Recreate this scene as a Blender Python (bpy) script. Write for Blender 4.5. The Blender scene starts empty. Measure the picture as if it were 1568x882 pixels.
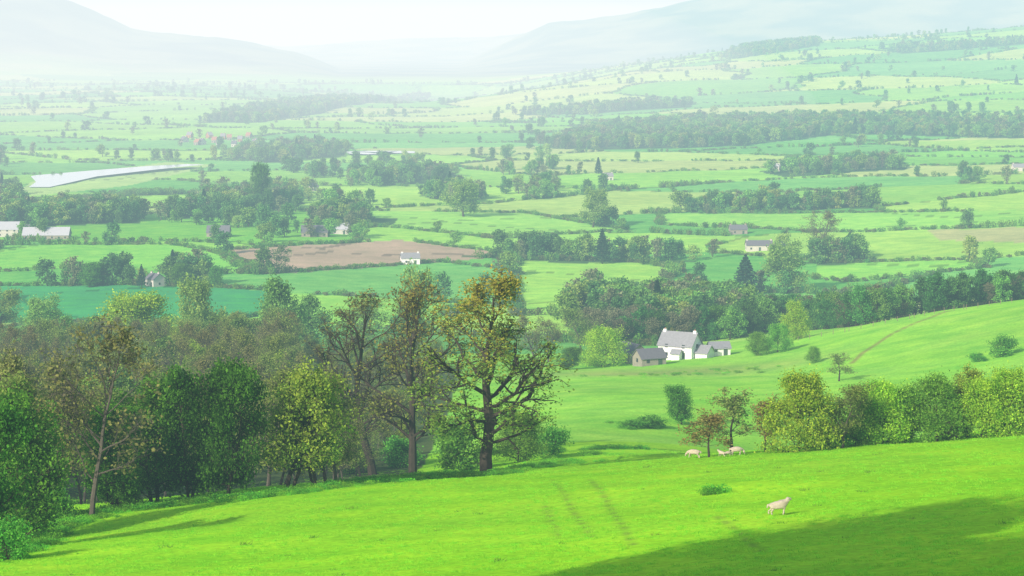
import bpy, math, numpy as np
from mathutils import Vector
rs = np.random.RandomState
TAU = 2*math.pi
sc = bpy.context.scene
# ------------------------------------------------------------------ camera
F = 3536.0
PITCH = math.atan(381/F)
CZ = 100.0
cp, sp = math.cos(PITCH), math.sin(PITCH)
cam = bpy.data.cameras.new("camera"); camo = bpy.data.objects.new("camera", cam)
sc.collection.objects.link(camo); sc.camera = camo
camo.location = (0, 0, CZ); camo.rotation_euler = (math.pi/2-PITCH, 0, 0)
cam.sensor_width = 36; cam.lens = 18/(784/F); cam.clip_start = .5; cam.clip_end = 60000

def bearing(u, v):
    a = (u-784)/F; b = (441-v)/F
    dy = cp + b*sp; dz = -sp + b*cp
    return a/dy, dz/dy          # slope x per metre y, z per metre y
def W3(u, v, d):
    a, b = bearing(u, v); return (a*d, d, CZ+b*d)
# ------------------------------------------------------------------ terrain
ctrl = []
def znear(x, y): return 89.2-.139*y+.08*x
for x, y in [(0,105),(-35,150),(25,100),(16,141),(40,160),(-30,130),(30,200),(0,170),(-50,160)]:
    ctrl.append((x, y, znear(x, y)))
ctrl += [(0,5,97.6),(0,-30,101),(0,50,86),(-28,52,90),(-38,66,91),(30,50,88),(60,100,84),(-60,100,76),(90,160,77)]  # includes an unseen knoll raised on the left to lift the shadow-casting trees
for p in [(740,725,224),(140,790,195),(450,742,215),(20,835,176),(950,690,295),(1100,697,290),(1300,690,290),(1568,657,300),
          (1300,700,330),(1100,690,330),(1568,672,345),(950,640,370),(900,600,445),(1000,572,520),(1050,554,550),(1150,560,530),
          (1300,605,410),(1250,565,500),(1568,565,430),(1568,462,570),(1400,485,580),(1200,524,590),(1430,560,460),(1800,440,560),(1800,640,320),
          (1568,470,680),(1300,500,690),(1100,520,680),(900,540,650),(-250,640,300),
          (300,740,300),(600,720,300),(100,760,280),(300,625,430),(620,640,420),(100,640,430),(800,640,390),
          (300,547,600),(100,548,610),(500,552,600),(700,552,600),(450,556,560),(-200,560,600),
          (800,480,790),(620,490,780),(1000,460,850)]:
    ctrl.append(W3(*p))
for s in (-.55,-.3,-.12,0,.1,.2,.3,.55):
    for y in (880,1100,1500,2000):
        ctrl.append((s*y, y, 2*math.sin(s*13+y/300)+(3 if s>.15 else 0)+max(0,s-.25)*80+ (y>1400)*max(0,s)*12))
for y in (2700,3500,4500,6000):
    for s in (-.55,-.3,-.2,-.1): ctrl.append((s*y,y,0))
for p in [(700,172,3300),(780,145,3700),(1400,150,3000),(1500,103,3700),(1300,84,4200),(1100,100,4100),(1568,40,5000),(1400,55,4900),
          (1250,62,4900),(1000,108,4000),(1568,150,2900),(1100,165,2900),(900,190,2650),(700,160,4600),(900,110,5000),(2200,0,5000),(2200,120,3000)]:
    ctrl.append(W3(*p))
ctrl += [(1400,6500,60),(0,6500,0),(700,6500,20),(3500,6500,150)]
C = np.array(ctrl, float)
def prm(x, y):
    yy = np.maximum(y, -45)+60
    return np.stack([2.2*x/yy, np.log(yy)], -1)
Q = prm(C[:,0], C[:,1])
def kern(d2): return .5*d2*np.log(d2+1e-12)
n = len(C)
K = kern(((Q[:,None]-Q[None])**2).sum(-1))+np.eye(n)*2e-4
Pm = np.c_[np.ones(n), Q]
A = np.zeros((n+3,n+3)); A[:n,:n]=K; A[:n,n:]=Pm; A[n:,:n]=Pm.T
sol = np.linalg.solve(A, np.r_[C[:,2], 0,0,0])
def fbm(x, y, sc0, o=4):
    r = 0; a = 1
    for i in range(o):
        k = TAU/sc0*(1.93**i); t = i*1.7
        r = r+a*(np.sin(k*(x*math.cos(t)+y*math.sin(t))+1.3*np.sin(k*.7*(y*math.cos(t)-x*math.sin(t))+i*2.1)))
        a *= .5
    return r/1.9
ridges = []
def ridge(d, width, prof):
    pr = [W3(u, v, d) for u, v in prof]
    ridges.append((d, width, np.array([p[0] for p in pr]), np.array([p[2] for p in pr])))
ridge(7600, 1100, [(-900,60),(-500,-20),(-200,-60),(0,-25),(60,-12),(110,4),(150,22),(200,42),(250,48),(330,52),(400,68),(450,80),(500,98),(545,118),(620,150),(800,160),(2500,160)])
ridge(12500, 1400, [(-900,60),(200,75),(430,70),(520,64),(620,60),(700,56),(770,52),(900,40),(1200,30),(2500,60)])
ridge(9600, 1500, [(-900,150),(520,130),(600,118),(690,104),(740,80),(800,54),(840,36),(880,33),(940,24),(1000,10),(1060,-2),(1150,-14),(1300,-25),(1600,-30),(2500,-20)])
def ground(x, y):
    x = np.asarray(x, float); y = np.asarray(y, float)
    sh = x.shape; x = x.ravel(); y = y.ravel(); out = np.empty(len(x))
    for a in range(0, len(x), 40000):
        xx = x[a:a+40000]; yy = y[a:a+40000]
        q = prm(xx, np.minimum(yy, 6500))
        d2 = ((q[:,None]-Q[None])**2).sum(-1)
        z = kern(d2)@sol[:n]+sol[n]+q@sol[n+1:]
        z += fbm(xx, yy, 60, 3)*.35*np.clip((yy-60)/100,0,1)
        z += fbm(xx, yy, 420, 3)*2.0*np.clip((yy-1900)/900,0,1)
        far = np.clip((yy-6500)/1500, 0, 1)
        z = z*(1-far*.6)
        for d, w, px, pz in ridges:
            h = np.interp(xx*d/np.maximum(yy,100), px, pz)*np.exp(-((yy-d)/w)**2)
            h = h+ (fbm(xx, yy, 900, 5)*14-6)*np.exp(-((yy-d)/w)**2)*np.clip(h/60,0,1)
            z = np.where(yy>5000, np.maximum(z, h), z)
        out[a:a+40000] = z
    return out.reshape(sh)
YS = np.geomspace(60, 9000, 2600)
def survey(u, v):
    """bearing + depression sighted from the hill -> ground position"""
    a, b = bearing(u, v)
    g = ground(a*YS, YS); hit = np.nonzero((g >= CZ+b*YS)&(YS>85))[0]
    k = hit[0] if len(hit) else len(YS)-1
    y = YS[k]; return np.array([a*y, y, float(ground(a*y, y))])
def px2m(px, y): return px*y/F
# ------------------------------------------------------------------ helpers
def new_mat(name):
    m = bpy.data.materials.new(name); m.use_nodes = True
    nt = m.node_tree; nt.nodes.clear(); return m, nt, nt.nodes, nt.links
def mesh_obj(name, V, Fq, mats, col=None, midx=None, smooth=False, link=True):
    me = bpy.data.meshes.new(name)
    V = np.asarray(V, np.float32); Fq = np.asarray(Fq, np.int32); k = Fq.shape[1]
    me.vertices.add(len(V)); me.vertices.foreach_set("co", V.ravel())
    me.loops.add(Fq.size); me.loops.foreach_set("vertex_index", Fq.ravel())
    me.polygons.add(len(Fq)); me.polygons.foreach_set("loop_start", np.arange(0, Fq.size, k, dtype=np.int32))
    if midx is not None: me.polygons.foreach_set("material_index", np.asarray(midx, np.int32))
    me.polygons.foreach_set("use_smooth", np.full(len(Fq), smooth))
    for m in mats: me.materials.append(m)
    if col is not None:
        at = me.color_attributes.new("Col", 'FLOAT_COLOR', 'POINT')
        c = np.ones((len(V),4), np.float32); c[:,:3] = col; at.data.foreach_set("color", c.ravel())
    me.update(); me.validate()
    o = bpy.data.objects.new(name, me)
    if link: sc.collection.objects.link(o)
    return o
def simple_mat(name, c, rough=.8, var=.25, scale=3.0, spec=.2):
    m, nt, N, L = new_mat(name)
    o = N.new('ShaderNodeOutputMaterial'); b = N.new('ShaderNodeBsdfPrincipled')
    tc = N.new('ShaderNodeTexCoord'); no = N.new('ShaderNodeTexNoise'); no.inputs['Scale'].default_value = scale; no.inputs['Detail'].default_value = 5
    mx = N.new('ShaderNodeMix'); mx.data_type = 'RGBA'
    mx.inputs[6].default_value = (*[x*(1-var) for x in c], 1); mx.inputs[7].default_value = (*[min(1,x*(1+var)) for x in c], 1)
    L.new(tc.outputs['Object'], no.inputs['Vector']); L.new(no.outputs['Fac'], mx.inputs[0]); L.new(mx.outputs[2], b.inputs['Base Color'])
    b.inputs['Roughness'].default_value = rough; b.inputs['Specular IOR Level'].default_value = spec
    L.new(b.outputs[0], o.inputs[0]); return m
# ground material
gm, nt, N, L = new_mat("grass_ground")
o = N.new('ShaderNodeOutputMaterial'); b = N.new('ShaderNodeBsdfPrincipled'); b.inputs['Roughness'].default_value=1; b.inputs['Specular IOR Level'].default_value=0
at = N.new('ShaderNodeAttribute'); at.attribute_name='Col'
geo = N.new('ShaderNodeNewGeometry')
def noise(scale, det=4, rough=.6):
    q = N.new('ShaderNodeTexNoise'); q.inputs['Scale'].default_value=scale; q.inputs['Detail'].default_value=det; q.inputs['Roughness'].default_value=rough
    L.new(geo.outputs['Position'], q.inputs['Vector']); return q
def mrange(sock, a, b_, c, d):
    q = N.new('ShaderNodeMapRange'); L.new(sock, q.inputs[0])
    for i, val in enumerate((a,b_,c,d)): q.inputs[i+1].default_value = val
    return q.outputs[0]
def mul(a, b_):
    q = N.new('ShaderNodeMath'); q.operation='MULTIPLY'; L.new(a,q.inputs[0]); L.new(b_,q.inputs[1]); return q.outputs[0]
n1 = noise(.11,6,.65); n2 = noise(1.6,6,.75); n3 = noise(.012,3)
f = mul(mul(mrange(n1.outputs['Fac'],.3,.7,.82,1.12), mrange(n2.outputs['Fac'],.3,.7,.72,1.2)), mrange(n3.outputs['Fac'],.3,.7,.86,1.1))
vm = N.new('ShaderNodeVectorMath'); vm.operation='SCALE'; L.new(at.outputs['Color'], vm.inputs[0]); L.new(f, vm.inputs['Scale'])
hs = N.new('ShaderNodeHueSaturation'); L.new(vm.outputs[0], hs.inputs['Color']); L.new(mrange(n1.outputs['Fac'],.3,.7,.515,.485), hs.inputs['Hue'])
L.new(hs.outputs[0], b.inputs['Base Color'])
bp = N.new('ShaderNodeBump'); bp.inputs['Strength'].default_value=.45; bp.inputs['Distance'].default_value=.25; L.new(n2.outputs['Fac'], bp.inputs['Height']); L.new(bp.outputs[0], b.inputs['Normal'])
L.new(b.outputs[0], o.inputs[0])
# leaf material
def leaf_material(name, tr=.45, v0=1.2, v1=1.75):
    global N, L
    m, nt, N, L = new_mat(name)
    o = N.new('ShaderNodeOutputMaterial'); d = N.new('ShaderNodeBsdfDiffuse'); t = N.new('ShaderNodeBsdfTranslucent'); mx = N.new('ShaderNodeMixShader')
    at = N.new('ShaderNodeAttribute'); at.attribute_name='Col'; oi = N.new('ShaderNodeObjectInfo')
    hs = N.new('ShaderNodeHueSaturation'); L.new(at.outputs['Color'], hs.inputs['Color'])
    L.new(mrange(oi.outputs['Random'],0,1,.485,.52), hs.inputs['Hue']); L.new(mrange(oi.outputs['Random'],0,1,v0,v1), hs.inputs['Value'])
    L.new(hs.outputs[0], d.inputs[0]); L.new(hs.outputs[0], t.inputs[0]); mx.inputs[0].default_value=tr
    L.new(d.outputs[0], mx.inputs[1]); L.new(t.outputs[0], mx.inputs[2]); L.new(mx.outputs[0], o.inputs[0]); return m
LEAF = leaf_material("leaf_foliage")
BLADE = leaf_material("grass_blades", .5, .95, 1.05)
BARK = simple_mat("bark", (.060,.050,.038), 1, .4, 2, 0)
BARKG = simple_mat("grey_bark", (.10,.088,.072), 1, .35, 2, 0)
# ------------------------------------------------------------------ field layout
def hsh(i, j, k):
    v = np.sin(i*127.1+j*311.7+k*74.7)*43758.5453; return v-np.floor(v)
def fields1(x, y, SX, SY, S):
    wx = x+34*np.sin(y/150+.5)+14*np.sin(y/61)+.25*y+30*np.sin(y/410); wy = y+32*np.sin(x/170)+10*np.sin(x/55+1)-.16*x
    gx = np.floor(wx/SX); gy = np.floor(wy/SY)
    f1 = np.full(x.shape, 1e9); f2 = f1.copy(); idx = np.zeros(x.shape)
    for di in (-1,0,1):
        for dj in (-1,0,1):
            i = gx+di; j = gy+dj
            px = (i+.5+1.0*(hsh(i,j,1+S)-.5))*SX; py = (j+.5+1.0*(hsh(i,j,2+S)-.5))*SY
            d = np.maximum(abs(wx-px), abs(wy-py)*1.25)*.4+np.hypot(wx-px, (wy-py)*1.2)*.6
            nid = hsh(i,j,3+S)
            m = d < f1
            f2 = np.where(m, f1, np.minimum(f2, d)); idx = np.where(m, nid, idx); f1 = np.where(m, d, f1)
    return idx, f2-f1
def fields(x, y):
    a, e = fields1(x, y, 200., 145., 0); a2, e2 = fields1(x, y, 250., 290., 20)
    m = y > 2150; return np.where(m, a2, a), np.where(m, e2, e)
def inpoly(x, y, poly):
    r = np.zeros(x.shape, bool); k = len(poly)
    for a in range(k):
        x1,y1 = poly[a][:2]; x2,y2 = poly[(a+1)%k][:2]
        c = ((y1>y)!=(y2>y)) & (x < (x2-x1)*(y-y1)/(y2-y1+1e-9)+x1); r ^= c
    return r
def sp_(pts): return [survey(u,v) for u,v in pts]
ploughed = sp_([(338,384),(610,367),(800,391),(600,407),(405,420)])
dark_field = sp_([(-150,438),(100,438),(330,440),(420,448),(418,480),(330,492),(-150,500)])
bright_field = sp_([(790,398),(960,400),(1045,415),(1000,436),(930,440),(880,482),(790,484)])
bright_field2 = sp_([(0,376),(260,374),(335,388),(385,420),(100,412),(-60,420)])
bright_field3 = sp_([(1250,402),(1480,398),(1510,410),(1300,432),(1250,428)])
bright_field4 = sp_([(1010,326),(1568,322),(1650,345),(1300,356),(1150,350),(1010,345)])
bright_field5 = sp_([(560,322),(800,326),(960,352),(760,366),(560,345)])
brown2 = sp_([(1420,352),(1568,348),(1700,372),(1568,372),(1440,368)])
river_mead = sp_([(20,296),(60,272),(260,248),(330,252),(200,284),(60,300)])
pond_mead = sp_([(520,248),(540,228),(640,227),(660,246)])
clear = [ploughed, dark_field, bright_field, bright_field2, bright_field3, bright_field4, bright_field5, brown2, river_mead, pond_mead]
woods = [sp_(p) for p in [
 [(820,226),(930,195),(1080,184),(1300,182),(1568,188),(1700,200),(1568,212),(1300,205),(1130,224),(1000,228),(900,229)],
 [(340,244),(400,226),(520,224),(530,240),(420,250)],
 [(300,188),(400,164),(640,140),(660,148),(500,172),(400,188)],
 [(1100,88),(1250,62),(1255,70),(1130,90)],
 [(1340,74),(1568,62),(1640,60),(1568,68),(1380,82)],
 [(-80,345),(-80,296),(40,312),(205,326),(215,342),(60,348)],
 [(240,338),(330,312),(440,298),(470,312),(380,330)],
 [(1040,320),(1330,313),(1350,319),(1060,326)],
 [(860,478),(980,468),(1130,478),(1130,505),(870,505)],
 [(700,392),(800,388),(900,395),(1080,399),(1040,403),(850,402)],
 [(1220,402),(1340,394),(1350,400),(1260,407)],
 [(1160,262),(1380,251),(1390,260),(1200,271)],
 [(470,346),(520,330),(610,335),(600,345)],
 [(540,275),(620,262),(700,268),(690,280),(580,284)],
 [(640,300),(700,296),(740,305),(700,312)],
 [(90,434),(330,432),(330,438),(90,439)],
 [(780,176),(900,164),(1060,158),(1060,164),(900,176)],
]]
pal = np.array([(.22,.62,.06),(.34,.72,.09),(.46,.72,.15),(.14,.48,.07),(.30,.68,.08),(.50,.68,.19),(.18,.54,.10),(.38,.72,.10)])*.97
def seg_dist(x, y, pts):
    r = np.full(x.shape, 1e9)
    for a, b_ in zip(pts[:-1], pts[1:]):
        dx,dy = b_[0]-a[0], b_[1]-a[1]; t = np.clip(((x-a[0])*dx+(y-a[1])*dy)/(dx*dx+dy*dy),0,1)
        r = np.minimum(r, np.hypot(x-a[0]-t*dx, y-a[1]-t*dy))
    return r
tracks = [sp_([(846,735),(868,765),(890,800),(905,822)]), sp_([(905,735),(930,770),(950,800),(970,835)]), sp_([(1095,790),(1130,815),(1165,845)]), sp_([(835,775),(850,805),(852,825)])]
hillpath = sp_([(1305,556),(1322,540),(1365,512),(1410,492),(1455,476)])
def in_valley(x, y): return y > 640+.35*x*(x>0)
def ground_colour(x, y):
    idf, e = fields(x, y)
    c = pal[(idf*7.999).astype(int)]
    c = c*(1+.2*(hsh(idf*100,3,5)-.5))[:,None]
    nearc = np.array((.30,.70,.022)); 
    nv = ~in_valley(x, y)
    c[nv] = nearc
    k = np.clip(fbm(x,y,48,4)*.6+.3,0,1)[:,None]; c = np.where(nv[:,None], c*(1-.35*k)+.35*k*np.array((.42,.72,.05)), c)
    m = nv & (y>330); c[m] = c[m]*np.array((.90,.94,2.4))
    farm = survey(1010,572); dd = np.hypot((x-farm[0])/42, (y-farm[1])/18)
    w = np.clip(1.2-dd,0,1)[:,None]*.6; c = c*(1-w)+w*np.array((.32,.32,.12))
    for pl, cc in ((ploughed,(.48,.37,.24)),(dark_field,(.06,.40,.11)),(bright_field,(.36,.74,.09)),(bright_field2,(.24,.66,.08)),(bright_field3,(.28,.70,.08)),(bright_field4,(.30,.70,.09)),(bright_field5,(.32,.70,.10)),(brown2,(.46,.52,.2)),(river_mead,(.42,.66,.18))):
        c[inpoly(x, y, pl)] = cc
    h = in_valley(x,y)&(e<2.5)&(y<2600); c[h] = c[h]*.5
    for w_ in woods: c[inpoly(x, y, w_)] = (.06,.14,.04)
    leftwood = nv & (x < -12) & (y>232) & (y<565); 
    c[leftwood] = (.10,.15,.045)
    for t in tracks:
        d = seg_dist(x, y, t); w = (np.exp(-(d/.3)**2)*.62*(.6+.4*np.sin(y*1.7)))[:,None]; c = c*(1-w)+w*np.array((.16,.22,.05))
    d = seg_dist(x, y, hillpath); w = (np.exp(-(d/.7)**2)*.8)[:,None]; c = c*(1-w)+w*np.array((.24,.19,.08))
    mt = np.clip((y-5600)/900,0,1)[:,None]
    k = np.clip(.5+1.2*fbm(x, y, 520, 6),0,1)[:,None]
    c = c*(1-mt)+mt*(k*np.array((.03,.07,.05))+(1-k)*np.array((.17,.24,.10)))
    return c
ys = np.r_[np.linspace(-40,90,24)[:-1], np.geomspace(90,600,290)[:-1], np.geomspace(600,5200,320)[:-1], np.geomspace(5200,17000,130)]
ss = np.r_[np.linspace(-.75,-.27,50)[:-1], np.linspace(-.27,.27,620)[:-1], np.linspace(.27,.75,50)]
GX = ss[None,:]*(ys[:,None]*1.0+np.where(ys[:,None]<600, 60*(1-np.clip(ys[:,None],0,600)/600), 0)); GY = np.repeat(ys[:,None], len(ss), 1)
GZ = ground(GX, GY)
nr, nc = GX.shape
ii = np.arange(nr*nc).reshape(nr,nc)
FQ = np.stack([ii[:-1,:-1],ii[:-1,1:],ii[1:,1:],ii[1:,:-1]],-1).reshape(-1,4)
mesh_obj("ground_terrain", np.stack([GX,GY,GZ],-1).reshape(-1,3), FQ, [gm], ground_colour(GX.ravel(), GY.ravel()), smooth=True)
# ------------------------------------------------------------------ tree generator
UP = np.array((0,0,1.))
def nrm(v): return v/(np.linalg.norm(v,axis=-1,keepdims=True)+1e-9)
def growb(P, D, Ln, ns, wob, trop, r):
    pts=[P]; D=nrm(D)
    for i in range(ns):
        D = nrm(D+r.normal(0,wob,D.shape)+UP*trop); P = P+D*(Ln/ns)[:,None]; pts.append(P)
    return np.stack(pts,1), D
def tubes(pts, r0, r1, sides):
    Nn, m, _ = pts.shape
    ax = nrm(pts[:,-1]-pts[:,0]); hp = np.where(abs(ax[:,2:3])>.9, np.array((1.,0,0)), UP)
    a = nrm(np.cross(ax,hp)); b_ = np.cross(ax,a)
    th = np.arange(sides)*TAU/sides
    rad = r0[:,None]+(r1-r0)[:,None]*np.linspace(0,1,m)[None]
    ring = (a[:,None,None]*np.cos(th)[None,None,:,None]+b_[:,None,None]*np.sin(th)[None,None,:,None])*rad[:,:,None,None]
    V = pts[:,:,None]+ring
    id_ = np.arange(Nn*m*sides).reshape(Nn,m,sides); nx = np.roll(id_,-1,2)
    Fc = np.stack([id_[:,:-1],nx[:,:-1],nx[:,1:],id_[:,1:]],-1).reshape(-1,4)
    return V.reshape(-1,3), Fc
def leafquads(P, S, r, flat=0):
    n_ = len(P); a = nrm(r.normal(size=(n_,3))); b_ = nrm(np.cross(a, r.normal(size=(n_,3))))
    s = (S*r.uniform(.6,1.3,n_))[:,None]; w = s*r.uniform(.5,.9,(n_,1))
    V = np.stack([P-a*s, P+b_*w, P+a*s, P-b_*w],1)*1.0
    return V.reshape(-1,3), np.arange(n_*4).reshape(-1,4)
def tree(name, seed, H, W, cb=.3, ns=(16,6,5,4), leafN=12000, leafS=.16, cA=(.1,.2,.03), cB=(.2,.3,.04), sig=.35, rtrunk=.35, bark=None, wob=.16, low=18, link=False, trunks=1, shape=.18, hi=48, limb=.45, topcol=None, gapc=-.75):
    r = rs(seed); Vs=[];Fs=[];ms=[];off=0
    def add(V,Fc,m):
        nonlocal off
        Vs.append(V);Fs.append(Fc+off);ms.append(np.full(len(Fc),m));off+=len(V)
    P = np.zeros((trunks,3)); 
    if trunks>1: P[:,:2]=r.normal(0,.4,(trunks,2))
    D = np.tile(UP,(trunks,1))+r.normal(0,.05 if trunks==1 else .22,(trunks,3))
    R = np.full(trunks, rtrunk/math.sqrt(trunks)); Ln = np.full(trunks, H*.9)*r.uniform(.85,1,trunks)
    pts,_ = growb(P,D,Ln,10,.07,.06,r)
    pts[:,0,2]-=.5
    V,Fc = tubes(pts, R*1.15, R*.12, 7); add(V,Fc,0)
    k = ns[0]; t=[];par=[]
    for q in range(trunks):
        t += list(cb+(1-cb)*((np.arange(k)+r.uniform(0,1,k))/k)**1.25); par += [q]*k
    t=np.array(t); par=np.array(par)
    def at_(pts,par,t):
        m = pts.shape[1]-1; fi = np.clip(t*m,0,m-1e-4); i0=fi.astype(int); w=(fi-i0)[:,None]
        return pts[par,i0]*(1-w)+pts[par,i0+1]*w, nrm(pts[par,i0+1]-pts[par,i0])
    p,pd = at_(pts,par,t*1.0)
    tt=(t-cb)/(1-cb); env=np.sin(math.pi*np.clip(shape+(.97-shape)*tt,0,1))**.7
    Ln = W*.5*env*r.uniform(.75,1.15,len(t)); az=np.arange(len(t))*2.39996+r.normal(0,.4,len(t)); el=np.radians(low+hi*tt+r.normal(0,9,len(t)))
    D = np.stack([np.cos(az)*np.cos(el),np.sin(az)*np.cos(el),np.sin(el)],-1)
    R = rtrunk*limb*(1.1-.75*t)*np.clip(Ln/(W*.5),.4,1)
    tips=[]
    sides=(5,4,3,3)
    for lv in range(len(ns)):
        segs = 6 if lv==0 else 4
        pts,_=growb(p,D,Ln,segs,wob*(1+.25*lv),.09 if lv<2 else .03,r)
        V,Fc=tubes(pts,R,R*.35,sides[lv]); add(V,Fc,0)
        if lv>=len(ns)-2: tips.append(pts[:,2:].reshape(-1,3))
        if lv==len(ns)-1: break
        kk=ns[lv+1]; par=np.repeat(np.arange(len(p)),kk); t=r.uniform(.25,1,len(par))
        p2,pd=at_(pts,par,t)
        perp=nrm(np.cross(pd,r.normal(size=pd.shape)))
        D=nrm(pd+perp*r.uniform(.5,1.3,(len(pd),1)))
        Ln=Ln[par]*r.uniform(.3,.6,len(par))*(1.15-.5*t); R=R[par]*(1-.5*t)*.6; R=np.maximum(R,.016); p=p2
    T=np.concatenate(tips); bt=off
    pk=T[r.randint(0,len(T),leafN)]+r.normal(0,sig,(leafN,3))
    cl=fbm(pk[:,0]+seed,pk[:,1]+pk[:,2]*.7,3.1,3)+fbm(pk[:,2],pk[:,0]-pk[:,1],2.3,2)*.5
    keep=(cl+r.normal(0,.35,len(pk)))>gapc; pk=pk[keep]; cl=cl[keep]
    V,Fc=leafquads(pk,leafS,r); add(V,Fc,1)
    V=np.concatenate(Vs)
    w=np.clip(.5+.45*cl+r.normal(0,.22,len(pk)),0,1)[:,None]
    lc=np.array(cA)*(1-w)+np.array(cB)*w
    if topcol is not None:
        q=np.clip((pk[:,2:3]/H-.45)*2.0+r.normal(0,.35,(len(pk),1)),0,1); lc=lc*(1-q)+q*np.array(topcol)
    lc*=r.uniform(.7,1.25,(len(pk),1))
    col=np.zeros((off,3)); col[bt:]=np.repeat(lc,4,0)
    hz=np.percentile(V[bt:,2],99.7); V[:,2]*=np.where(V[:,2]>0,H/hz,1)
    wd=np.percentile(abs(V[bt:,:2]),98.5); V[:,:2]*=(W*.5)/wd
    ob=mesh_obj(name,V,np.concatenate(Fs),[bark or BARK,LEAF],col,np.concatenate(ms),link=link)
    return ob, H, W
def conifer(name, seed, H, W, N_=2500, s=.35, col_=(.018,.05,.025)):
    r=rs(seed); pts,_=growb(np.zeros((1,3)),UP[None]*1.,np.array([H]),8,.01,.1,r)
    V0,F0=tubes(pts,np.array([.3]),np.array([.03]),6)
    t=r.uniform(.06,1,N_)**.8; lay=np.round(t*16)/16
    rad=W*.5*(1-lay)**.8*r.uniform(.25,1,N_)**.5+.1; az=r.uniform(0,TAU,N_); rad*=1+.25*np.sin(az*5+lay*40)
    P=np.stack([rad*np.cos(az),rad*np.sin(az),lay*H-rad*.25+r.normal(0,.12,N_)+.3],-1)
    V1,F1=leafquads(P,s,r); c=np.zeros((len(V0)+len(V1),3)); c[len(V0):]=np.repeat(np.array(col_)*r.uniform(.6,1.5,(N_,1)),4,0)
    return mesh_obj(name,np.r_[V0,V1],np.r_[F0,F1+len(V0)],[BARK,LEAF],c,np.r_[np.zeros(len(F0)),np.ones(len(F1))],link=False),H,W
def cloud(name, seed, sx, sy, h, N_, s, cA, cB, nl=7):
    """hedge / bramble clump: leafy masses on short stems"""
    r=rs(seed); cs=np.stack([r.uniform(-.5,.5,nl)*sx,r.uniform(-.3,.3,nl)*sy,r.uniform(.25,.62,nl)*h],-1)
    k=r.randint(0,nl,N_); d=nrm(r.normal(size=(N_,3)))*r.uniform(.4,1,(N_,1))**.5*np.array((sx*.28,sy*.45,h*.4))
    P=cs[k]+d; P[:,2]=np.maximum(P[:,2],.05)
    V1,F1=leafquads(P,s,r)
    st=cs.copy(); st[:,2]=-.2; pts=np.stack([st,(st+cs)/2+r.normal(0,.1,st.shape),cs],1)
    V0,F0=tubes(pts,np.full(nl,.05),np.full(nl,.02),3)
    w=np.clip(r.uniform(0,1,nl)[k]+r.normal(0,.2,N_),0,1)[:,None]
    c=np.zeros((len(V0)+len(V1),3)); c[len(V0):]=np.repeat((np.array(cA)*(1-w)+np.array(cB)*w),4,0)
    return mesh_obj(name,np.r_[V0,V1],np.r_[F0,F1+len(V0)],[BARK,LEAF],c,np.r_[np.zeros(len(F0)),np.ones(len(F1))],link=False),h,sx
PR={}
PR['oak']=tree('oak_p',3,20,14,.17,(22,8,6,4),11000,.12,(.10,.17,.026),(.20,.28,.04),.34,.42,low=-2,hi=66,limb=.66,wob=.22,topcol=(.25,.20,.035))
PR['ash']=tree('ash_p',8,19,11,.2,(20,7,6,5),2200,.11,(.11,.13,.04),(.19,.21,.06),.3,.30,low=34,hi=38,limb=.6)
PR['ash2']=tree('ash2_p',12,19,11,.18,(20,7,6,5),4000,.11,(.13,.16,.03),(.22,.25,.05),.3,.32,low=34,hi=38,limb=.6,topcol=(.24,.20,.04))
PR['bare']=tree('bare_p',21,15,10,.2,(16,7,5,5),2800,.13,(.12,.13,.05),(.2,.2,.06),.35,.17,low=28,bark=BARKG,limb=.55)
PR['bare2']=tree('bare2_p',22,15,10,.15,(16,7,5,5),5500,.13,(.11,.17,.04),(.22,.28,.06),.4,.17,low=30,bark=BARKG,limb=.55)
PR['dark']=tree('dark_p',31,13,9,.08,(18,7,6),17000,.16,(.02,.075,.014),(.085,.24,.024),.45,.25,low=12,trunks=2,gapc=-.6)
PR['dark2']=tree('dark2_p',32,13,9,.06,(18,7,6),17000,.16,(.028,.10,.016),(.125,.31,.03),.45,.25,low=15,trunks=2,gapc=-.6)
PR['yel']=tree('yel_p',41,13,10,.2,(16,7,6,2),11500,.15,(.10,.19,.025),(.30,.38,.05),.42,.25,low=18,trunks=2,gapc=-.6)
PR['round']=tree('round_p',51,9,9,.03,(18,7,6),21000,.125,(.14,.29,.025),(.38,.52,.045),.45,.16,low=4,hi=62,trunks=2,gapc=-.95,shape=.3)
PR['round2']=tree('round2_p',52,9,9,.03,(18,7,6),19000,.125,(.07,.20,.028),(.21,.40,.045),.45,.16,low=4,hi=62,trunks=2,gapc=-.9,shape=.3)
PR['small']=tree('small_p',61,7,6,.25,(12,6,5,3),2600,.12,(.14,.2,.05),(.26,.32,.08),.25,.12,low=25)
PR['orange']=tree('orange_p',62,6,5,.25,(12,6,5,3),2600,.11,(.22,.18,.05),(.28,.27,.08),.25,.10,low=20)
PR['bush']=tree('bush_p',71,4,4.5,.05,(10,5,4),5000,.13,(.045,.18,.025),(.16,.38,.045),.32,.08,low=10,trunks=3)
PR['mid']=tree('mid_p',81,14,12,.15,(16,7,5),10000,.24,(.10,.21,.045),(.26,.40,.08),.6,.3,low=10,gapc=-.6)
PR['mid2']=tree('mid2_p',82,14,11,.15,(16,7,5),10000,.24,(.06,.14,.035),(.17,.30,.06),.6,.3,low=14,gapc=-.6)
PR['conifer']=conifer('conifer_p',91,14,8)
cnt={}
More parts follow.
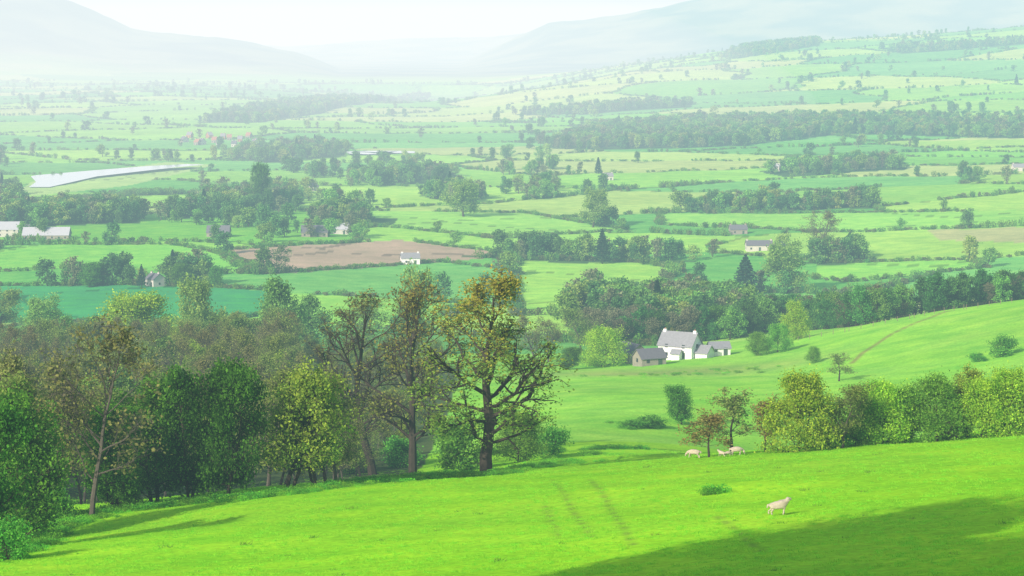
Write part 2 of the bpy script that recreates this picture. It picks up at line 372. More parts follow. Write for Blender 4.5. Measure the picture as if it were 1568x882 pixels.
def plant(kind, nm, u, vb, vt, wpx, rot=None, dz=0, at=None):
    g = survey(u,vb) if at is None else np.array([at[0],at[1],float(ground(at[0],at[1]))])
    ob,H,W=PR[kind]; y=g[1]
    h=px2m(vb-vt,y) if at is None else vt; w=px2m(wpx,y) if at is None else wpx
    o_=bpy.data.objects.new(nm,ob.data); sc.collection.objects.link(o_)
    o_.location=(g[0],g[1],g[2]+dz); o_.scale=(w/W,w/W,h/H)
    k=cnt.get('n',0); cnt['n']=k+1
    o_.rotation_euler=(0,0,rot if rot is not None else (k*2.4)%TAU); return o_
T=plant
T('oak','oak_tree',745,727,405,255,.6)
T('ash2','ash_tree',632,727,420,165,1.0)
T('ash','ash_tree',572,727,435,190,2.2)
T('yel','field_maple_tree',440,752,552,160); T('yel','field_maple_tree',482,748,570,130)
T('bare2','ash_tree',515,738,560,110)
T('dark','holly_tree',345,764,556,130); T('dark2','holly_tree',235,770,570,140); T('dark','holly_tree',290,766,550,130)
T('bare','ash_tree',140,793,478,200); T('bare2','ash_tree',60,800,560,150); T('dark2','hawthorn_tree',35,832,600,150); T('dark2','hawthorn_tree',180,782,610,110)
T('dark','hawthorn_tree',-30,850,610,150); T('bare','ash_tree',-20,800,520,160); T('bush','hawthorn_bush',92,800,745,60); T('bare','ash_tree',90,785,530,140)
T('bush','hawthorn_bush',700,722,640,90); T('round2','hawthorn_bush',795,708,628,90); T('bush','hawthorn_bush',840,700,650,60)
T('bush','hawthorn_bush',190,778,735,60); T('bush','hawthorn_bush',15,858,790,80)
T('bush','hawthorn_bush',610,715,668,70); T('bush','hawthorn_bush',540,725,665,70)
# trees standing on the valley edge, left
T('round','willow_tree',205,556,445,135); T('mid','oak_tree',303,545,424,75); T('mid','willow_tree',75,525,450,70); T('mid','oak_tree',0,500,440,60)
T('mid2','oak_tree',440,548,424,85); T('bare','ash_tree',390,550,484,90); T('round','hawthorn_tree',215,565,505,60); T('mid2','oak_tree',480,540,450,70)
T('mid','oak_tree',630,545,405,60); T('round2','hawthorn_tree',330,545,490,60); T('bare2','ash_tree',560,548,455,80); T('mid2','oak_tree',145,560,485,80); T('bare','ash_tree',820,560,480,80); T('bare2','ash_tree',30,560,495,90)
# farm surroundings
T('round','field_maple_tree',925,561,500,72); T('dark2','holly_tree',868,566,532,40); T('bare','ash_tree',1022,548,498,26)
T('bare2','ash_tree',890,540,470,60); T('bare','ash_tree',840,555,485,70)
# hedge line on the right
T('dark2','holly_tree',1045,650,588,48); T('bush','bramble_bush',1000,655,635,55); T('bush','bramble_bush',965,656,643,45)
T('orange','hawthorn_tree',1086,700,628,70); T('small','ash_tree',1120,692,590,90); T('orange','hawthorn_tree',1172,692,605,60)
T('round','field_maple_tree',1232,690,568,118); T('bare2','ash_tree',1290,686,582,85); T('round','hawthorn_tree',1350,680,582,95); T('round2','hawthorn_tree',1318,682,600,60)
T('round2','hazel_tree',1430,676,572,115); T('round2','hawthorn_tree',1390,678,590,80); T('round','hazel_tree',1505,670,575,85); T('yel','field_maple_tree',1480,670,560,80); T('round','field_maple_tree',1550,666,562,105); T('round2','hazel_tree',1610,662,570,100)
for u_,v_ in ((1275,686),(1312,682),(1376,678),(1465,672),(1528,668)): T('bush','hawthorn_bush',u_,v_,v_-42,52)
T('small','hawthorn_tree',1285,584,540,48); T('round2','hawthorn_tree',1246,556,530,26); T('bush','hawthorn_bush',1533,546,512,44); T('bush','hawthorn_bush',1498,554,540,30)
T('round2','hawthorn_tree',1190,540,495,45); T('round2','hawthorn_tree',1160,545,508,40); T('round','hazel_tree',1218,520,460,46); T('dark2','holly_tree',1100,520,470,50)
T('conifer','yew_tree',1141,450,392,50); T('mid','willow_tree',1208,448,368,75); T('bare','ash_tree',1250,400,320,70); T('conifer','spruce_tree',922,404,352,30)
T('mid','oak_tree',710,332,275,60); T('mid','oak_tree',908,348,288,52); T('conifer','spruce_tree',217,440,406,18); T('dark2','holly_tree',280,440,404,36); T('dark2','holly_tree',333,440,408,26); T('dark2','holly_tree',135,440,402,40)
T('dark','holly_tree',395,322,250,40)
# unseen tall trees on an added knoll, placed and sized to shadow the near pasture
for i,(x,y,h) in enumerate([(-25,67,31),(-31,60,32),(-29,54,31),(-25,50,29),(-33,50,31),(-23,43,27),(-30,43,30),(-36,52,32),(-19,35,24),(-26,34,28),(-37,42,31),(-16,26,20)]):
    o_=T(['mid2','mid'][i%2],'shadow_tree',0,0,h,12.5,at=(x,y))
# ------------------------------------------------------------------ instanced masses
def scatter(name, P, S, rot, pid, protos):
    coll=bpy.data.collections.new(name+"_sources")
    for i,pq in enumerate(protos):
        ob=pq[0]; o2=bpy.data.objects.new("%s_src_%02d"%(name,i), ob.data); coll.objects.link(o2)
    me=bpy.data.meshes.new(name); me.vertices.add(len(P)); me.vertices.foreach_set("co",np.asarray(P,np.float32).ravel())
    a=me.attributes.new("scl",'FLOAT_VECTOR','POINT'); a.data.foreach_set("vector",np.asarray(S,np.float32).ravel())
    a=me.attributes.new("rz",'FLOAT','POINT'); a.data.foreach_set("value",np.asarray(rot,np.float32))
    a=me.attributes.new("pid",'INT','POINT'); a.data.foreach_set("value",np.asarray(pid,np.int32))
    ob=bpy.data.objects.new(name,me); sc.collection.objects.link(ob)
    ng=bpy.data.node_groups.new(name+"_scatter",'GeometryNodeTree')
    ng.interface.new_socket("Geometry",in_out='INPUT',socket_type='NodeSocketGeometry'); ng.interface.new_socket("Geometry",in_out='OUTPUT',socket_type='NodeSocketGeometry')
    N=ng.nodes; L=ng.links; gi=N.new('NodeGroupInput'); go=N.new('NodeGroupOutput'); ip=N.new('GeometryNodeInstanceOnPoints'); ci=N.new('GeometryNodeCollectionInfo')
    ci.inputs['Collection'].default_value=coll; ci.inputs['Separate Children'].default_value=True; ci.inputs['Reset Children'].default_value=True
    def na(nm,t):
        q=N.new('GeometryNodeInputNamedAttribute'); q.data_type=t; q.inputs['Name'].default_value=nm; return q.outputs['Attribute']
    cx=N.new('ShaderNodeCombineXYZ'); L.new(na('rz','FLOAT'),cx.inputs[2])
    L.new(gi.outputs[0],ip.inputs['Points']); L.new(ci.outputs[0],ip.inputs['Instance']); ip.inputs['Pick Instance'].default_value=True
    L.new(na('pid','INT'),ip.inputs['Instance Index']); L.new(cx.outputs[0],ip.inputs['Rotation']); L.new(na('scl','FLOAT_VECTOR'),ip.inputs['Scale'])
    L.new(ip.outputs[0],go.inputs[0])
    md=ob.modifiers.new("scatter",'NODES'); md.node_group=ng; return ob
G1,G2=(.05,.135,.04),(.13,.28,.06)
far=[tree('f0',101,11,9,.12,(12,6,4),1500,.42,G1,G2,.6,.25,low=14),
     tree('f1',102,11,10,.12,(12,6,4),1500,.42,(.09,.21,.04),(.22,.39,.07),.6,.25,low=12),
     tree('f2',103,11,8,.15,(12,6,4),800,.40,(.11,.13,.065),(.19,.22,.10),.5,.25,low=25,bark=BARKG),
     tree('f3',104,11,9,.1,(12,6,4),1500,.42,(.035,.10,.035),(.09,.21,.05),.6,.25,low=14),
     tree('f4',105,11,10,.12,(12,6,4),1300,.42,(.18,.28,.05),(.32,.42,.10),.6,.25,low=12),
     conifer('f5',106,13,6,700,.6)]
hed=[cloud('h0',1,5,2.0,2.0,200,.27,(.05,.14,.03),(.13,.29,.05)),cloud('h1',2,5,2.2,2.4,200,.27,(.06,.16,.03),(.17,.31,.05)),cloud('h2',3,5,2.0,1.7,180,.27,(.09,.12,.045),(.17,.21,.07))]
r=rs(11)
HP=[];
for y0,y1,st,th in ((655,1500,2.4,1.9),(1500,2700,3.2,2.6),(2700,5400,5.,4.0)):
    yy=np.arange(y0,y1,st); xx=np.arange(-.28*y1,.28*y1,st); X,Y=np.meshgrid(xx,yy); X=X.ravel()+r.uniform(-.5,.5,X.size)*st; Y=Y.ravel()+r.uniform(-.5,.5,Y.size)*st
    m=(abs(X)<.26*Y+10)&in_valley(X,Y); X=X[m];Y=Y[m]; idf,e=fields(X,Y); m=(e<th); X=X[m];Y=Y[m]
    for pl in clear:
        m=~inpoly(X,Y,pl); X=X[m];Y=Y[m]
    HP.append(np.stack([X,Y],-1))
for pl in clear[:7]:
    for a,b_ in zip(pl,pl[1:]+pl[:1]):
        Ld=np.hypot(b_[0]-a[0],b_[1]-a[1]); t=np.linspace(0,1,max(2,int(Ld/2.5)))[:,None]; HP.append(a[None,:2]*(1-t)+b_[None,:2]*t+r.normal(0,.5,(len(t),2)))
HP=np.concatenate(HP)
gap=fbm(HP[:,0],HP[:,1],150,3); HP=HP[gap>-.6]
Z=ground(HP[:,0],HP[:,1]); k=len(HP); s=r.uniform(.7,1.2,(k,3)); s[:,2]*=1+.7*(fbm(HP[:,0],HP[:,1],240,2)>.3); s*=(1+np.clip((HP[:,1:2]-2500)/4000,0,.3))
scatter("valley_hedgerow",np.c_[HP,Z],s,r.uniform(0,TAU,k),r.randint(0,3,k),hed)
dens=np.where(HP[:,1]<1500,.03,np.where(HP[:,1]<2700,.036,.04))*np.maximum(0,1+1.9*np.clip(fbm(HP[:,0],HP[:,1],260,3),-1,1))
m=r.uniform(0,1,k)<dens; TP=HP[m]+r.normal(0,1,(m.sum(),2)); 
WP=[]
for wd in woods:
    a=np.array([p[:2] for p in wd]); lo=a.min(0);hi=a.max(0); sp2=5.6 if lo[1]<1500 else (9.5 if lo[1]<2600 else 13)
    nn=int((hi[0]-lo[0])*(hi[1]-lo[1])/sp2**2); nn=min(nn,60000); q=r.uniform(0,1,(nn,2))*(hi-lo)+lo; q=q[inpoly(q[:,0]+fbm(q[:,0],q[:,1],70,3)*7,q[:,1]+fbm(q[:,1],q[:,0],90,3)*12,wd)&(fbm(q[:,0],q[:,1],60,3)>-.85)]; WP.append(q)
q=np.stack([r.uniform(-1,1,4600)*1500,np.sqrt(r.uniform(680**2,5200**2,4600))],-1); q=q[(abs(q[:,0])<.28*q[:,1])&in_valley(q[:,0],q[:,1])]
fb=fbm(q[:,0],q[:,1],380,4); q=q[(fb>.6)|(r.uniform(0,1,len(q))<.05)]; WP.append(q)
q=np.stack([r.uniform(-.26,.02,2400),np.sqrt(r.uniform(930**2,2000**2,2400))],-1); q[:,0]*=q[:,1]; q=q[(fbm(q[:,0],q[:,1],170,4)>.5)]; WP.append(q)
WPn=np.concatenate(WP)
for pl in clear: WPn=WPn[~inpoly(WPn[:,0],WPn[:,1],pl)]
# keep the river reach open on its near bank
riv=np.array([survey(150,275)[:2],survey(300,258)[:2]]); 
def rivclear(P): return ~((P[:,1]>1330)&(P[:,1]<1900)&(P[:,0]/P[:,1]<-.135)&(P[:,0]/P[:,1]>-.215))
WPn=WPn[rivclear(WPn)]; TP=TP[rivclear(TP)]
ALL=np.r_[TP,WPn]; k=len(ALL); base=np.r_[r.uniform(.5,1.1,len(TP)),r.uniform(.6,1.15,len(WPn))]
s=np.stack([base*r.uniform(.8,1.2,k),base*r.uniform(.8,1.2,k),base],-1)
pid=r.choice(6,k,p=[.27,.26,.22,.14,.10,.01])
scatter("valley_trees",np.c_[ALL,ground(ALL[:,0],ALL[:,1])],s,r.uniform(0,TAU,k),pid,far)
print("hedge",len(HP),"trees",k)
# hanging wood that fills the bank behind the front row on the left
q=np.stack([r.uniform(-150,-14,1500),r.uniform(228,575,1500)],-1); q=q[(q[:,0]>-.3*q[:,1])&(q[:,0]<-16)]
keepq=[]
for p_ in q:
    if all((p_[0]-k_[0])**2+(p_[1]-k_[1])**2>34 for k_ in keepq): keepq.append(p_)
q=np.array(keepq); k=len(q); hh=np.where(q[:,0]>-.095*q[:,1],r.uniform(.38,.55,k),r.uniform(.66,.94,k))
scatter("hanging_wood_trees",np.c_[q,ground(q[:,0],q[:,1])],np.stack([hh*.95,hh*.95,hh],-1),r.uniform(0,TAU,k),r.choice(4,k,p=[.36,.38,.16,.10]),[PR['bare'],PR['bare2'],PR['yel'],PR['mid2']])
print("wood",k)
# wooded dingle running behind the farm up to the right
bl=[survey(u,v) for u,v in ((880,538),(960,528),(1110,522),(1200,505))]
bl=[np.array(p) for p in bl]+[np.array((x,y,0)) for x,y in ((95,625),(120,640),(150,660),(185,690))]
pts=[]
for a,b_ in zip(bl[:-1],bl[1:]):
    Ld=np.hypot(*(b_-a)[:2]); m_=int(Ld/1.3); t=np.linspace(0,1,m_)[:,None]; pts.append(a[None,:2]*(1-t)+b_[None,:2]*t+np.abs(r.normal(0,1,(m_,2)))*np.array((3,14)))
pts=np.concatenate(pts); k=len(pts); base=r.uniform(.5,1.0,k)
pid=np.where(pts[:,0]<60,r.choice([2,2,2,0,3],k),r.choice([0,1,3,3,2],k))
scatter("dingle_wood_trees",np.c_[pts,ground(pts[:,0],pts[:,1])],np.stack([base,base,base*1.05],-1),r.uniform(0,TAU,k),pid,
        [tree('g%d'%i,200+i,11,9,.1,(14,6,5),4200,.24,a,b_,.5,.22,low=14,bark=BARKG if i==2 else BARK,gapc=-.6) for i,(a,b_) in enumerate([((.045,.13,.035),(.12,.28,.05)),((.08,.2,.04),(.21,.41,.07)),((.10,.105,.06),(.18,.18,.09)),((.025,.08,.025),(.08,.21,.035))])])
# undergrowth below the left wood and rough verge
q=[]
edge=[survey(u,v) for u,v in ((-20,862),(60,820),(170,785),(300,770),(440,758),(560,740),(660,732),(760,728),(850,708))]
for a,b_ in zip(edge[:-1],edge[1:]):
    t=r.uniform(0,1,190)[:,None]; q.append(a[None,:2]*(1-t)+b_[None,:2]*t+np.c_[r.normal(0,1.3,190),r.exponential(2.4,190)-1.4])
for u,v,nn,sx in ((930,688,40,5),(905,697,16,4),(1090,757,9,1.2),(985,652,20,5),(1000,575,20,14),(1130,568,20,14),(860,712,20,4)):
    g=survey(u,v); q.append(g[:2]+r.normal(0,1,(nn,2))*np.array((sx*.5,sx*.35)))
q=np.concatenate(q); k=len(q); b0=r.uniform(.2,.65,k)*np.where(q[:,1]<300,1,1.2)
scatter("undergrowth",np.c_[q,ground(q[:,0],q[:,1])],np.stack([b0,b0,b0*r.uniform(.4,.9,k)],-1),r.uniform(0,TAU,k),r.randint(0,2,k),
        [cloud('u0',5,2.6,2.2,1.0,420,.10,(.09,.27,.022),(.22,.5,.035)),cloud('u1',6,2.4,2.4,1.3,420,.10,(.05,.17,.02),(.14,.38,.035))])
# grass tufts on the near pasture
def tuft(name,seed,cA,cB,h,nb=22):
    r=rs(seed); P=r.normal(0,.14,(nb,3)); P[:,2]=-.02; tip=P+np.c_[r.normal(0,.10,(nb,2)),r.uniform(.4,1,nb)*h]; a=nrm(np.c_[r.normal(size=(nb,2)),np.zeros(nb)])*.02
    V=np.stack([P-a,P+a,tip+a*.3,tip-a*.3],1).reshape(-1,3); w=r.uniform(0,1,(nb,1)); c=np.repeat(np.array(cA)*(1-w)+np.array(cB)*w,4,0)
    return mesh_obj(name,V,np.arange(nb*4).reshape(-1,4),[BLADE],c,link=False),h,1
yy=r.uniform(88**.5,300**.5,60000)**2; xx=r.uniform(-.26,.26,60000)*yy
cl=fbm(xx,yy,9,4)+r.normal(0,.6,len(xx)); m=cl>.1; xx=xx[m];yy=yy[m]; k=len(xx); s=r.uniform(.5,1.3,(k,1))*np.ones((1,3)); pid=np.where(r.uniform(0,1,k)<.006,2,r.randint(0,2,k)); s[pid==2]*=r.uniform(.6,1.4,((pid==2).sum(),1))
scatter("grass_tufts",np.c_[xx,yy,ground(xx,yy)],s,r.uniform(0,TAU,k),pid,[tuft('t0',1,(.32,.74,.03),(.46,.85,.06),.10),tuft('t1',2,(.27,.64,.025),(.40,.78,.05),.13),tuft('t2',3,(.14,.32,.03),(.26,.38,.07),.18)])
# ------------------------------------------------------------------ buildings
WHITE=simple_mat("whitewash",(.74,.75,.75),.8,.05,.6); CREAM=simple_mat("weathered_render",(.50,.49,.45),.9,.12,.6); STONE=simple_mat("stone_wall",(.27,.25,.21),.9,.25,1.5); SLATE=simple_mat("slate_roof",(.25,.26,.28),.7,.25,2,.2)
DSLATE=simple_mat("dark_slate_roof",(.14,.14,.16),.7,.2,2,.3); GLASS=simple_mat("window_glass",(.04,.05,.06),.15,.1,1,.5); TIN=simple_mat("tin_roof",(.42,.45,.48),.6,.1,1,.3); BRICK=simple_mat("brick",(.35,.18,.12),.9,.2,2); DOOR=simple_mat("door_paint",(.06,.10,.07),.5)
def box(name,c,s,mat,par):
    x,y,z=c; a,b_,h=s[0]/2,s[1]/2,s[2]/2
    V=[(x+i*a,y+j*b_,z+k*h) for k in (-1,1) for j in (-1,1) for i in (-1,1)]
    Fc=[(0,2,3,1),(4,5,7,6),(0,1,5,4),(2,6,7,3),(0,4,6,2),(1,3,7,5)]
    o_=mesh_obj(name,V,Fc,[mat]); o_.parent=par; return o_
def wing(par,tag,cx,cy,w,d,h,rh,wall,roof,ov=.3):
    V=[];
    for x in (-w/2,w/2): V+= [(cx+x,cy-d/2,-1.5),(cx+x,cy+d/2,-1.5),(cx+x,cy+d/2,h),(cx+x,cy,h+rh),(cx+x,cy-d/2,h)]
    me=bpy.data.meshes.new(tag+"walls"); me.from_pydata(V,[],[(0,1,2,3,4),(9,8,7,6,5),(0,4,9,5),(1,6,7,2)]); me.materials.append(wall)
    o_=bpy.data.objects.new(tag+"walls",me); sc.collection.objects.link(o_); o_.parent=par
    V=[];t=.18;k=rh/(d/2)
    for x in (-w/2-ov,w/2+ov):
        V+=[(cx+x,cy-d/2-ov,h-ov*k+.03),(cx+x,cy,h+rh+.03),(cx+x,cy+d/2+ov,h-ov*k+.03),(cx+x,cy+d/2+ov,h-ov*k+t),(cx+x,cy,h+rh+t+.05),(cx+x,cy-d/2-ov,h-ov*k+t)]
    me=bpy.data.meshes.new(tag+"roof"); me.from_pydata(V,[],[(0,1,4,5),(1,2,3,4),(6,11,10,7),(7,10,9,8),(0,6,7,1),(1,7,8,2),(5,4,10,11),(4,3,9,10),(0,5,11,6),(2,8,9,3)]); me.materials.append(roof)
    o_=bpy.data.objects.new(tag+"roof",me); sc.collection.objects.link(o_); o_.parent=par
def house(name,pos,rot,w,d,h,rh,wall,roof,chim=2,storeys=2,door=True):
    e=bpy.data.objects.new(name,None); sc.collection.objects.link(e); e.location=pos; e.rotation_euler=(0,0,rot)
    wing(e,"",0,0,w,d,h,rh,wall,roof)
    if door:
        nw=max(2,int(w/3.2))
        for st in range(storeys):
            for i in range(nw):
                x=-w/2+(i+.5)*w/nw
                if st==0 and i==nw//2: box("door",(x,-d/2-.02,1.0),(1.0,.12,2.0),DOOR,e)
                else: box("window_%d"%(st*nw+i),(x,-d/2-.02,1.4+2.1*st),(.8,.1,.9),GLASS,e)
            box("gable_window_%d"%st,(w/2+.02,0,1.4+2.1*st),(.1,.8,.9),GLASS,e)
            box("gable_window_w%d"%st,(-w/2-.02,0,1.4+2.1*st),(.1,.8,.9),GLASS,e)
    for i in range(chim):
        x=(-w/2+.5) if i==0 else (w/2-.5); box("chimney_%d"%i,(x,0,h+rh+.1),(.8,.6,1.1),wall,e); box("chimney_pot_%d"%i,(x,0,h+rh+.8),(.25,.25,.3),BRICK,e)
    return e
g=survey(1043,551)
e=house("white_farmhouse",g+np.array((0,4,-.3)),math.radians(-30),9.2,6.0,3.6,3.0,WHITE,SLATE)
wing(e,"lean_",6.4,.8,3.2,4.4,2.0,1.6,WHITE,SLATE); wing(e,"porch_",1,-3.9,2.2,1.8,1.9,.8,WHITE,SLATE)
g=survey(995,560); house("stone_barn",g+np.array((0,2,-.2)),math.radians(24),6.5,5,2.0,1.9,STONE,DSLATE,0,1)
g=survey(966,557); house("stone_barn",g+np.array((0,4,-.2)),math.radians(-60),8,5.5,2.6,2.1,STONE,DSLATE,0,1)
g=survey(1085,548); house("stone_barn",g+np.array((3,6,0)),math.radians(10),5,4,1.8,1.3,WHITE,SLATE,0,1)
def far_house(u,v,wpx,hm,rot,wall,roof,nm="white_cottage",d=6,ch=2):
    g=survey(u,v); w=px2m(wpx,g[1]); house(nm,g-np.array((0,0,.3)),rot,w,d,hm*.8,d*.35,wall,roof,ch,2 if hm>4.3 else 1)
far_house(628,404,28,3.6,.15,WHITE,SLATE); far_house(238,438,22,4,-.8,CREAM,DSLATE); far_house(1162,384,40,3.6,.05,CREAM,DSLATE); far_house(1192,384,22,3.3,1.2,STONE,DSLATE,"stone_cottage")
far_house(482,362,40,3.2,.05,STONE,DSLATE,"farm_barn",9,0); far_house(522,358,28,3.4,-.1,CREAM,TIN,"farm_barn",8,0); far_house(335,362,34,3.2,0,STONE,DSLATE,"farm_barn",9,0)
far_house(8,362,44,5,.05,CREAM,TIN,"farm_shed",10,0); far_house(72,366,70,3.2,.04,STONE,TIN,"farm_shed",10,0); far_house(52,360,30,3.5,.1,CREAM,DSLATE,"farm_shed",8,0)
far_house(1130,358,26,3.4,.1,STONE,DSLATE,"stone_cottage"); far_house(480,293,10,4,.7,CREAM,DSLATE); far_house(1258,258,18,4.5,.2,CREAM,DSLATE); far_house(1188,262,14,4.5,-.3,CREAM,TIN)
far_house(930,276,16,4.0,.2,CREAM,SLATE); far_house(1560,262,20,4.0,.1,CREAM,SLATE)
for i in range(14): far_house(285+i*8.5+r.uniform(-3,3),218-7*math.sin(i*1.9),7,4,r.uniform(-.8,.8),[CREAM,BRICK,STONE][i%3],[DSLATE,SLATE,BRICK][i%3],"village_house",8)
# ------------------------------------------------------------------ water
wm,nt,N,L=new_mat("river_water"); o=N.new('ShaderNodeOutputMaterial'); b=N.new('ShaderNodeBsdfPrincipled'); b.inputs['Roughness'].default_value=.12; b.inputs['Metallic'].default_value=.6
no=N.new('ShaderNodeTexNoise'); no.inputs['Scale'].default_value=.3; bp=N.new('ShaderNodeBump'); bp.inputs['Strength'].default_value=.1; L.new(no.outputs[0],bp.inputs['Height']); L.new(bp.outputs[0],b.inputs['Normal']); b.inputs['Base Color'].default_value=(.8,.86,.88,1); L.new(b.outputs[0],o.inputs[0])
def ribbon(name,pts,wd):
    P=[survey(u,v) for u,v in pts]; P=np.array(P); t=np.linspace(0,len(P)-1,60); C_=np.stack([np.interp(t,np.arange(len(P)),P[:,i]) for i in (0,1)],-1)
    w=np.interp(t,np.arange(len(P)),wd); tg=np.gradient(C_,axis=0); nr_=nrm(np.stack([-tg[:,1],tg[:,0]],-1)); V=[]
    for k_ in (-1,1):
        q=C_+nr_*w[:,None]*k_*.5; V.append(q)
    zz=max(ground(V[0][:,0],V[0][:,1]).max(),ground(V[1][:,0],V[1][:,1]).max())+.25
    V=np.concatenate([np.c_[v_,np.full(60,zz)] for v_ in V]); i_=np.arange(59); mesh_obj(name,V,np.stack([i_,i_+60,i_+61,i_+1],-1),[wm])
ribbon("river",[(60,288),(84,280),(100,272),(180,265),(250,260),(300,257)],[14,26,50,40,30,18])
ribbon("pond",[(548,238),(575,235),(600,234),(624,235)],[20,60,50,15])
# ------------------------------------------------------------------ fence
wood_=simple_mat("fence_post_wood",(.2,.16,.12),.9)
def fence(name,line,gap=3.):
    V=[];Fc=[]
    P=[]
    for a,b_ in zip(line[:-1],line[1:]):
        Ld=np.hypot(*(b_-a)[:2]); t=np.arange(0,1,gap/Ld)[:,None]; P.append(a[None,:2]*(1-t)+b_[None,:2]*t)
    P=np.concatenate(P); Z=ground(P[:,0],P[:,1])
    def bx(c,s):
        k=len(V); 
        for dz in (0,1):
            for dx,dy in ((-1,-1),(1,-1),(1,1),(-1,1)): V.append((c[0]+dx*s[0],c[1]+dy*s[0],c[2]+dz*s[1]))
        Fc.extend([(k,k+1,k+5,k+4),(k+1,k+2,k+6,k+5),(k+2,k+3,k+7,k+6),(k+3,k,k+4,k+7),(k+4,k+5,k+6,k+7)])
    for (x,y),z in zip(P,Z): bx((x,y,z-.2),(.06,1.4))
    for i in range(len(P)-1):
        for hh in (.45,.8,1.1):
            k=len(V); a=(*P[i],Z[i]+hh); c=(*P[i+1],Z[i+1]+hh); V.extend([a,c,(c[0],c[1],c[2]+.02),(a[0],a[1],a[2]+.02)]); Fc.append((k,k+1,k+2,k+3))
    mesh_obj(name,V,Fc,[wood_])
fence("wire_fence",[survey(u,v) for u,v in ((1222,522),(1300,508),(1400,487),(1480,473),(1560,462))])
# ------------------------------------------------------------------ sheep
sm,nt,N,L=new_mat("sheep_wool"); o=N.new('ShaderNodeOutputMaterial'); b=N.new('ShaderNodeBsdfPrincipled'); b.inputs['Roughness'].default_value=1; b.inputs['Specular IOR Level'].default_value=0
tc=N.new('ShaderNodeTexCoord'); no=N.new('ShaderNodeTexNoise'); no.inputs['Scale'].default_value=9; L.new(tc.outputs['Object'],no.inputs['Vector'])
mx=N.new('ShaderNodeMix'); mx.data_type='RGBA'; mx.inputs[6].default_value=(.33,.27,.20,1); mx.inputs[7].default_value=(.62,.55,.44,1); L.new(no.outputs[0],mx.inputs[0]); L.new(mx.outputs[2],b.inputs['Base Color'])
bp=N.new('ShaderNodeBump'); bp.inputs['Distance'].default_value=.04; L.new(no.outputs[0],bp.inputs['Height']); L.new(bp.outputs[0],b.inputs['Normal']); L.new(b.outputs[0],o.inputs[0])
tex=bpy.data.textures.new("wool_lumps",'CLOUDS'); tex.noise_scale=.09
def sheep(name,u,v,rot,scale=1,graze=False,lie=False):
    g=survey(u,v); dzz=-.33 if lie else 0
    pts=[((-.42,0,.58),.215),((-.05,0,.56),.27),((.30,0,.58),.235)]; ed=[(0,1),(1,2)]
    if graze: hd=[((.52,0,.50),.12),((.66,0,.28),.085),((.74,0,.10),.05)]; ear=(.64,.32)
    else: hd=[((.50,0,.78),.13),((.57,0,.93),.095),((.74,0,.87),.055)]; ear=(.53,.95)
    b0=len(pts); pts+=hd; ed+=[(2,b0),(b0,b0+1),(b0+1,b0+2)]
    for s_ in (-1,1):
        k=len(pts); pts.append(((ear[0],s_*.17,ear[1]),.025)); ed.append((b0+1,k))
    k=len(pts); pts+=[((-.62,0,.58),.06),((-.65,0,.38),.04)]; ed+=[(0,k),(k,k+1)]
    for s_ in (-1,1):
        k=len(pts); pts+=[((.31,s_*.13,.42),.09),((.31+.04*s_,s_*.13,.22),.05),((.30+.07*s_,s_*.13,.02),.045)]; ed+=[(2,k),(k,k+1),(k+1,k+2)]
        k=len(pts); pts+=[((-.38,s_*.14,.42),.10),((-.34,s_*.14,.33),.075),((-.50-.04*s_,s_*.13,.2),.045),((-.46-.06*s_,s_*.13,.02),.042)]; ed+=[(0,k),(k,k+1),(k+1,k+2),(k+2,k+3)]
    me=bpy.data.meshes.new(name); me.from_pydata([p[0] for p in pts],ed,[]); me.materials.append(sm)
    o_=bpy.data.objects.new(name,me); sc.collection.objects.link(o_)
    md=o_.modifiers.new("skin",'SKIN')
    for i,p in enumerate(pts): me.skin_vertices[0].data[i].radius=(p[1],p[1])
    me.skin_vertices[0].data[0].use_root=True; md.use_smooth_shade=True
    s2=o_.modifiers.new("sub",'SUBSURF'); s2.levels=2; s2.render_levels=2
    dp=o_.modifiers.new("wool",'DISPLACE'); dp.texture=tex; dp.strength=.06; dp.texture_coords='LOCAL'
    o_.location=(g[0],g[1],g[2]+.06); o_.rotation_euler=(0,0,rot); o_.scale=(scale,)*3; return o_
sheep("sheep",1192,790,.15,1.05); sheep("sheep",1062,702,2.9,1.1,True); sheep("sheep",1128,698,.2,1.1,True); sheep("lamb",1105,700,2.6,.65); sheep("lamb",1115,699,.4,.6,True)
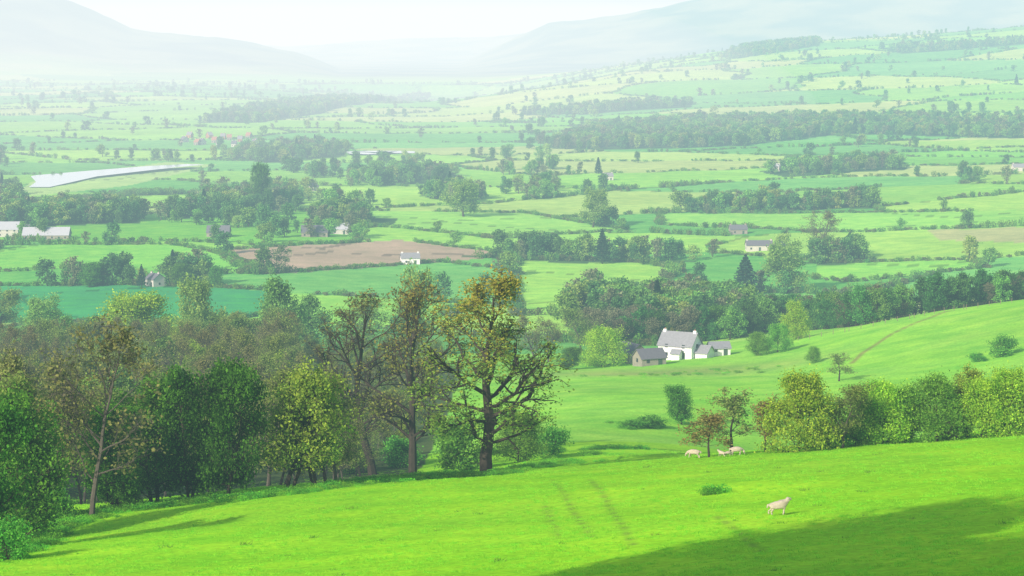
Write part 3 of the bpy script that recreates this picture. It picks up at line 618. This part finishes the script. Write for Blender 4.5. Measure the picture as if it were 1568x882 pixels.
# ------------------------------------------------------------------ haze: volumes glow by emission in place of scattered light
def haze(name,ob,sig,Lr):
    m,nt,N,L=new_mat(name); o=N.new('ShaderNodeOutputMaterial'); a=N.new('ShaderNodeVolumeAbsorption'); e=N.new('ShaderNodeEmission'); ad=N.new('ShaderNodeAddShader')
    mxs=max(sig); a.inputs['Density'].default_value=mxs; a.inputs['Color'].default_value=(*[1-s_/mxs for s_ in sig],1)
    em=[s_*l for s_,l in zip(sig,Lr)]; k=max(em); e.inputs[0].default_value=(*[q/k for q in em],1); e.inputs[1].default_value=k
    L.new(a.outputs[0],ad.inputs[0]); L.new(e.outputs[0],ad.inputs[1]); L.new(ad.outputs[0],o.inputs['Volume']); ob.data.materials.append(m)
bpy.ops.mesh.primitive_cube_add(size=1,location=(0,8500,0)); hb=bpy.context.object; hb.name="air_haze"; hb.scale=(24000,18000,660)
haze("air_haze",hb,(.000115,.00020,.00021),(1.06,1.03,1.04))
bpy.ops.mesh.primitive_uv_sphere_add(segments=64,ring_count=32,location=(-1450,3200,0)); hb=bpy.context.object; hb.name="valley_mist"; hb.scale=(1850,2700,290)
haze("valley_mist",hb,(.00017,.00015,.00017),(1.0,1.04,1.03))
# ------------------------------------------------------------------ light
EL=math.radians(27); sd=np.array((.62,.785)); sd/=np.linalg.norm(sd)
dv=Vector((sd[0]*math.cos(EL),sd[1]*math.cos(EL),-math.sin(EL)))
sun=bpy.data.lights.new("sun",'SUN'); sun.energy=5; sun.angle=math.radians(.5); sun.color=(1,.97,.87)
so=bpy.data.objects.new("sun",sun); sc.collection.objects.link(so); so.rotation_euler=dv.to_track_quat('-Z','Y').to_euler(); so.location=(-100,-100,200)
w=bpy.data.worlds.new("World"); sc.world=w; w.use_nodes=True; nt=w.node_tree; bg=nt.nodes['Background']; sk=nt.nodes.new('ShaderNodeTexSky'); sk.sky_type='NISHITA'; sk.sun_disc=False
sk.sun_elevation=EL; sk.sun_rotation=math.atan2(-sd[0],-sd[1]); sk.dust_density=2.5; nt.links.new(sk.outputs[0],bg.inputs[0]); bg.inputs[1].default_value=.15
sc.view_settings.view_transform='Standard'; sc.view_settings.look='None'; sc.view_settings.exposure=0
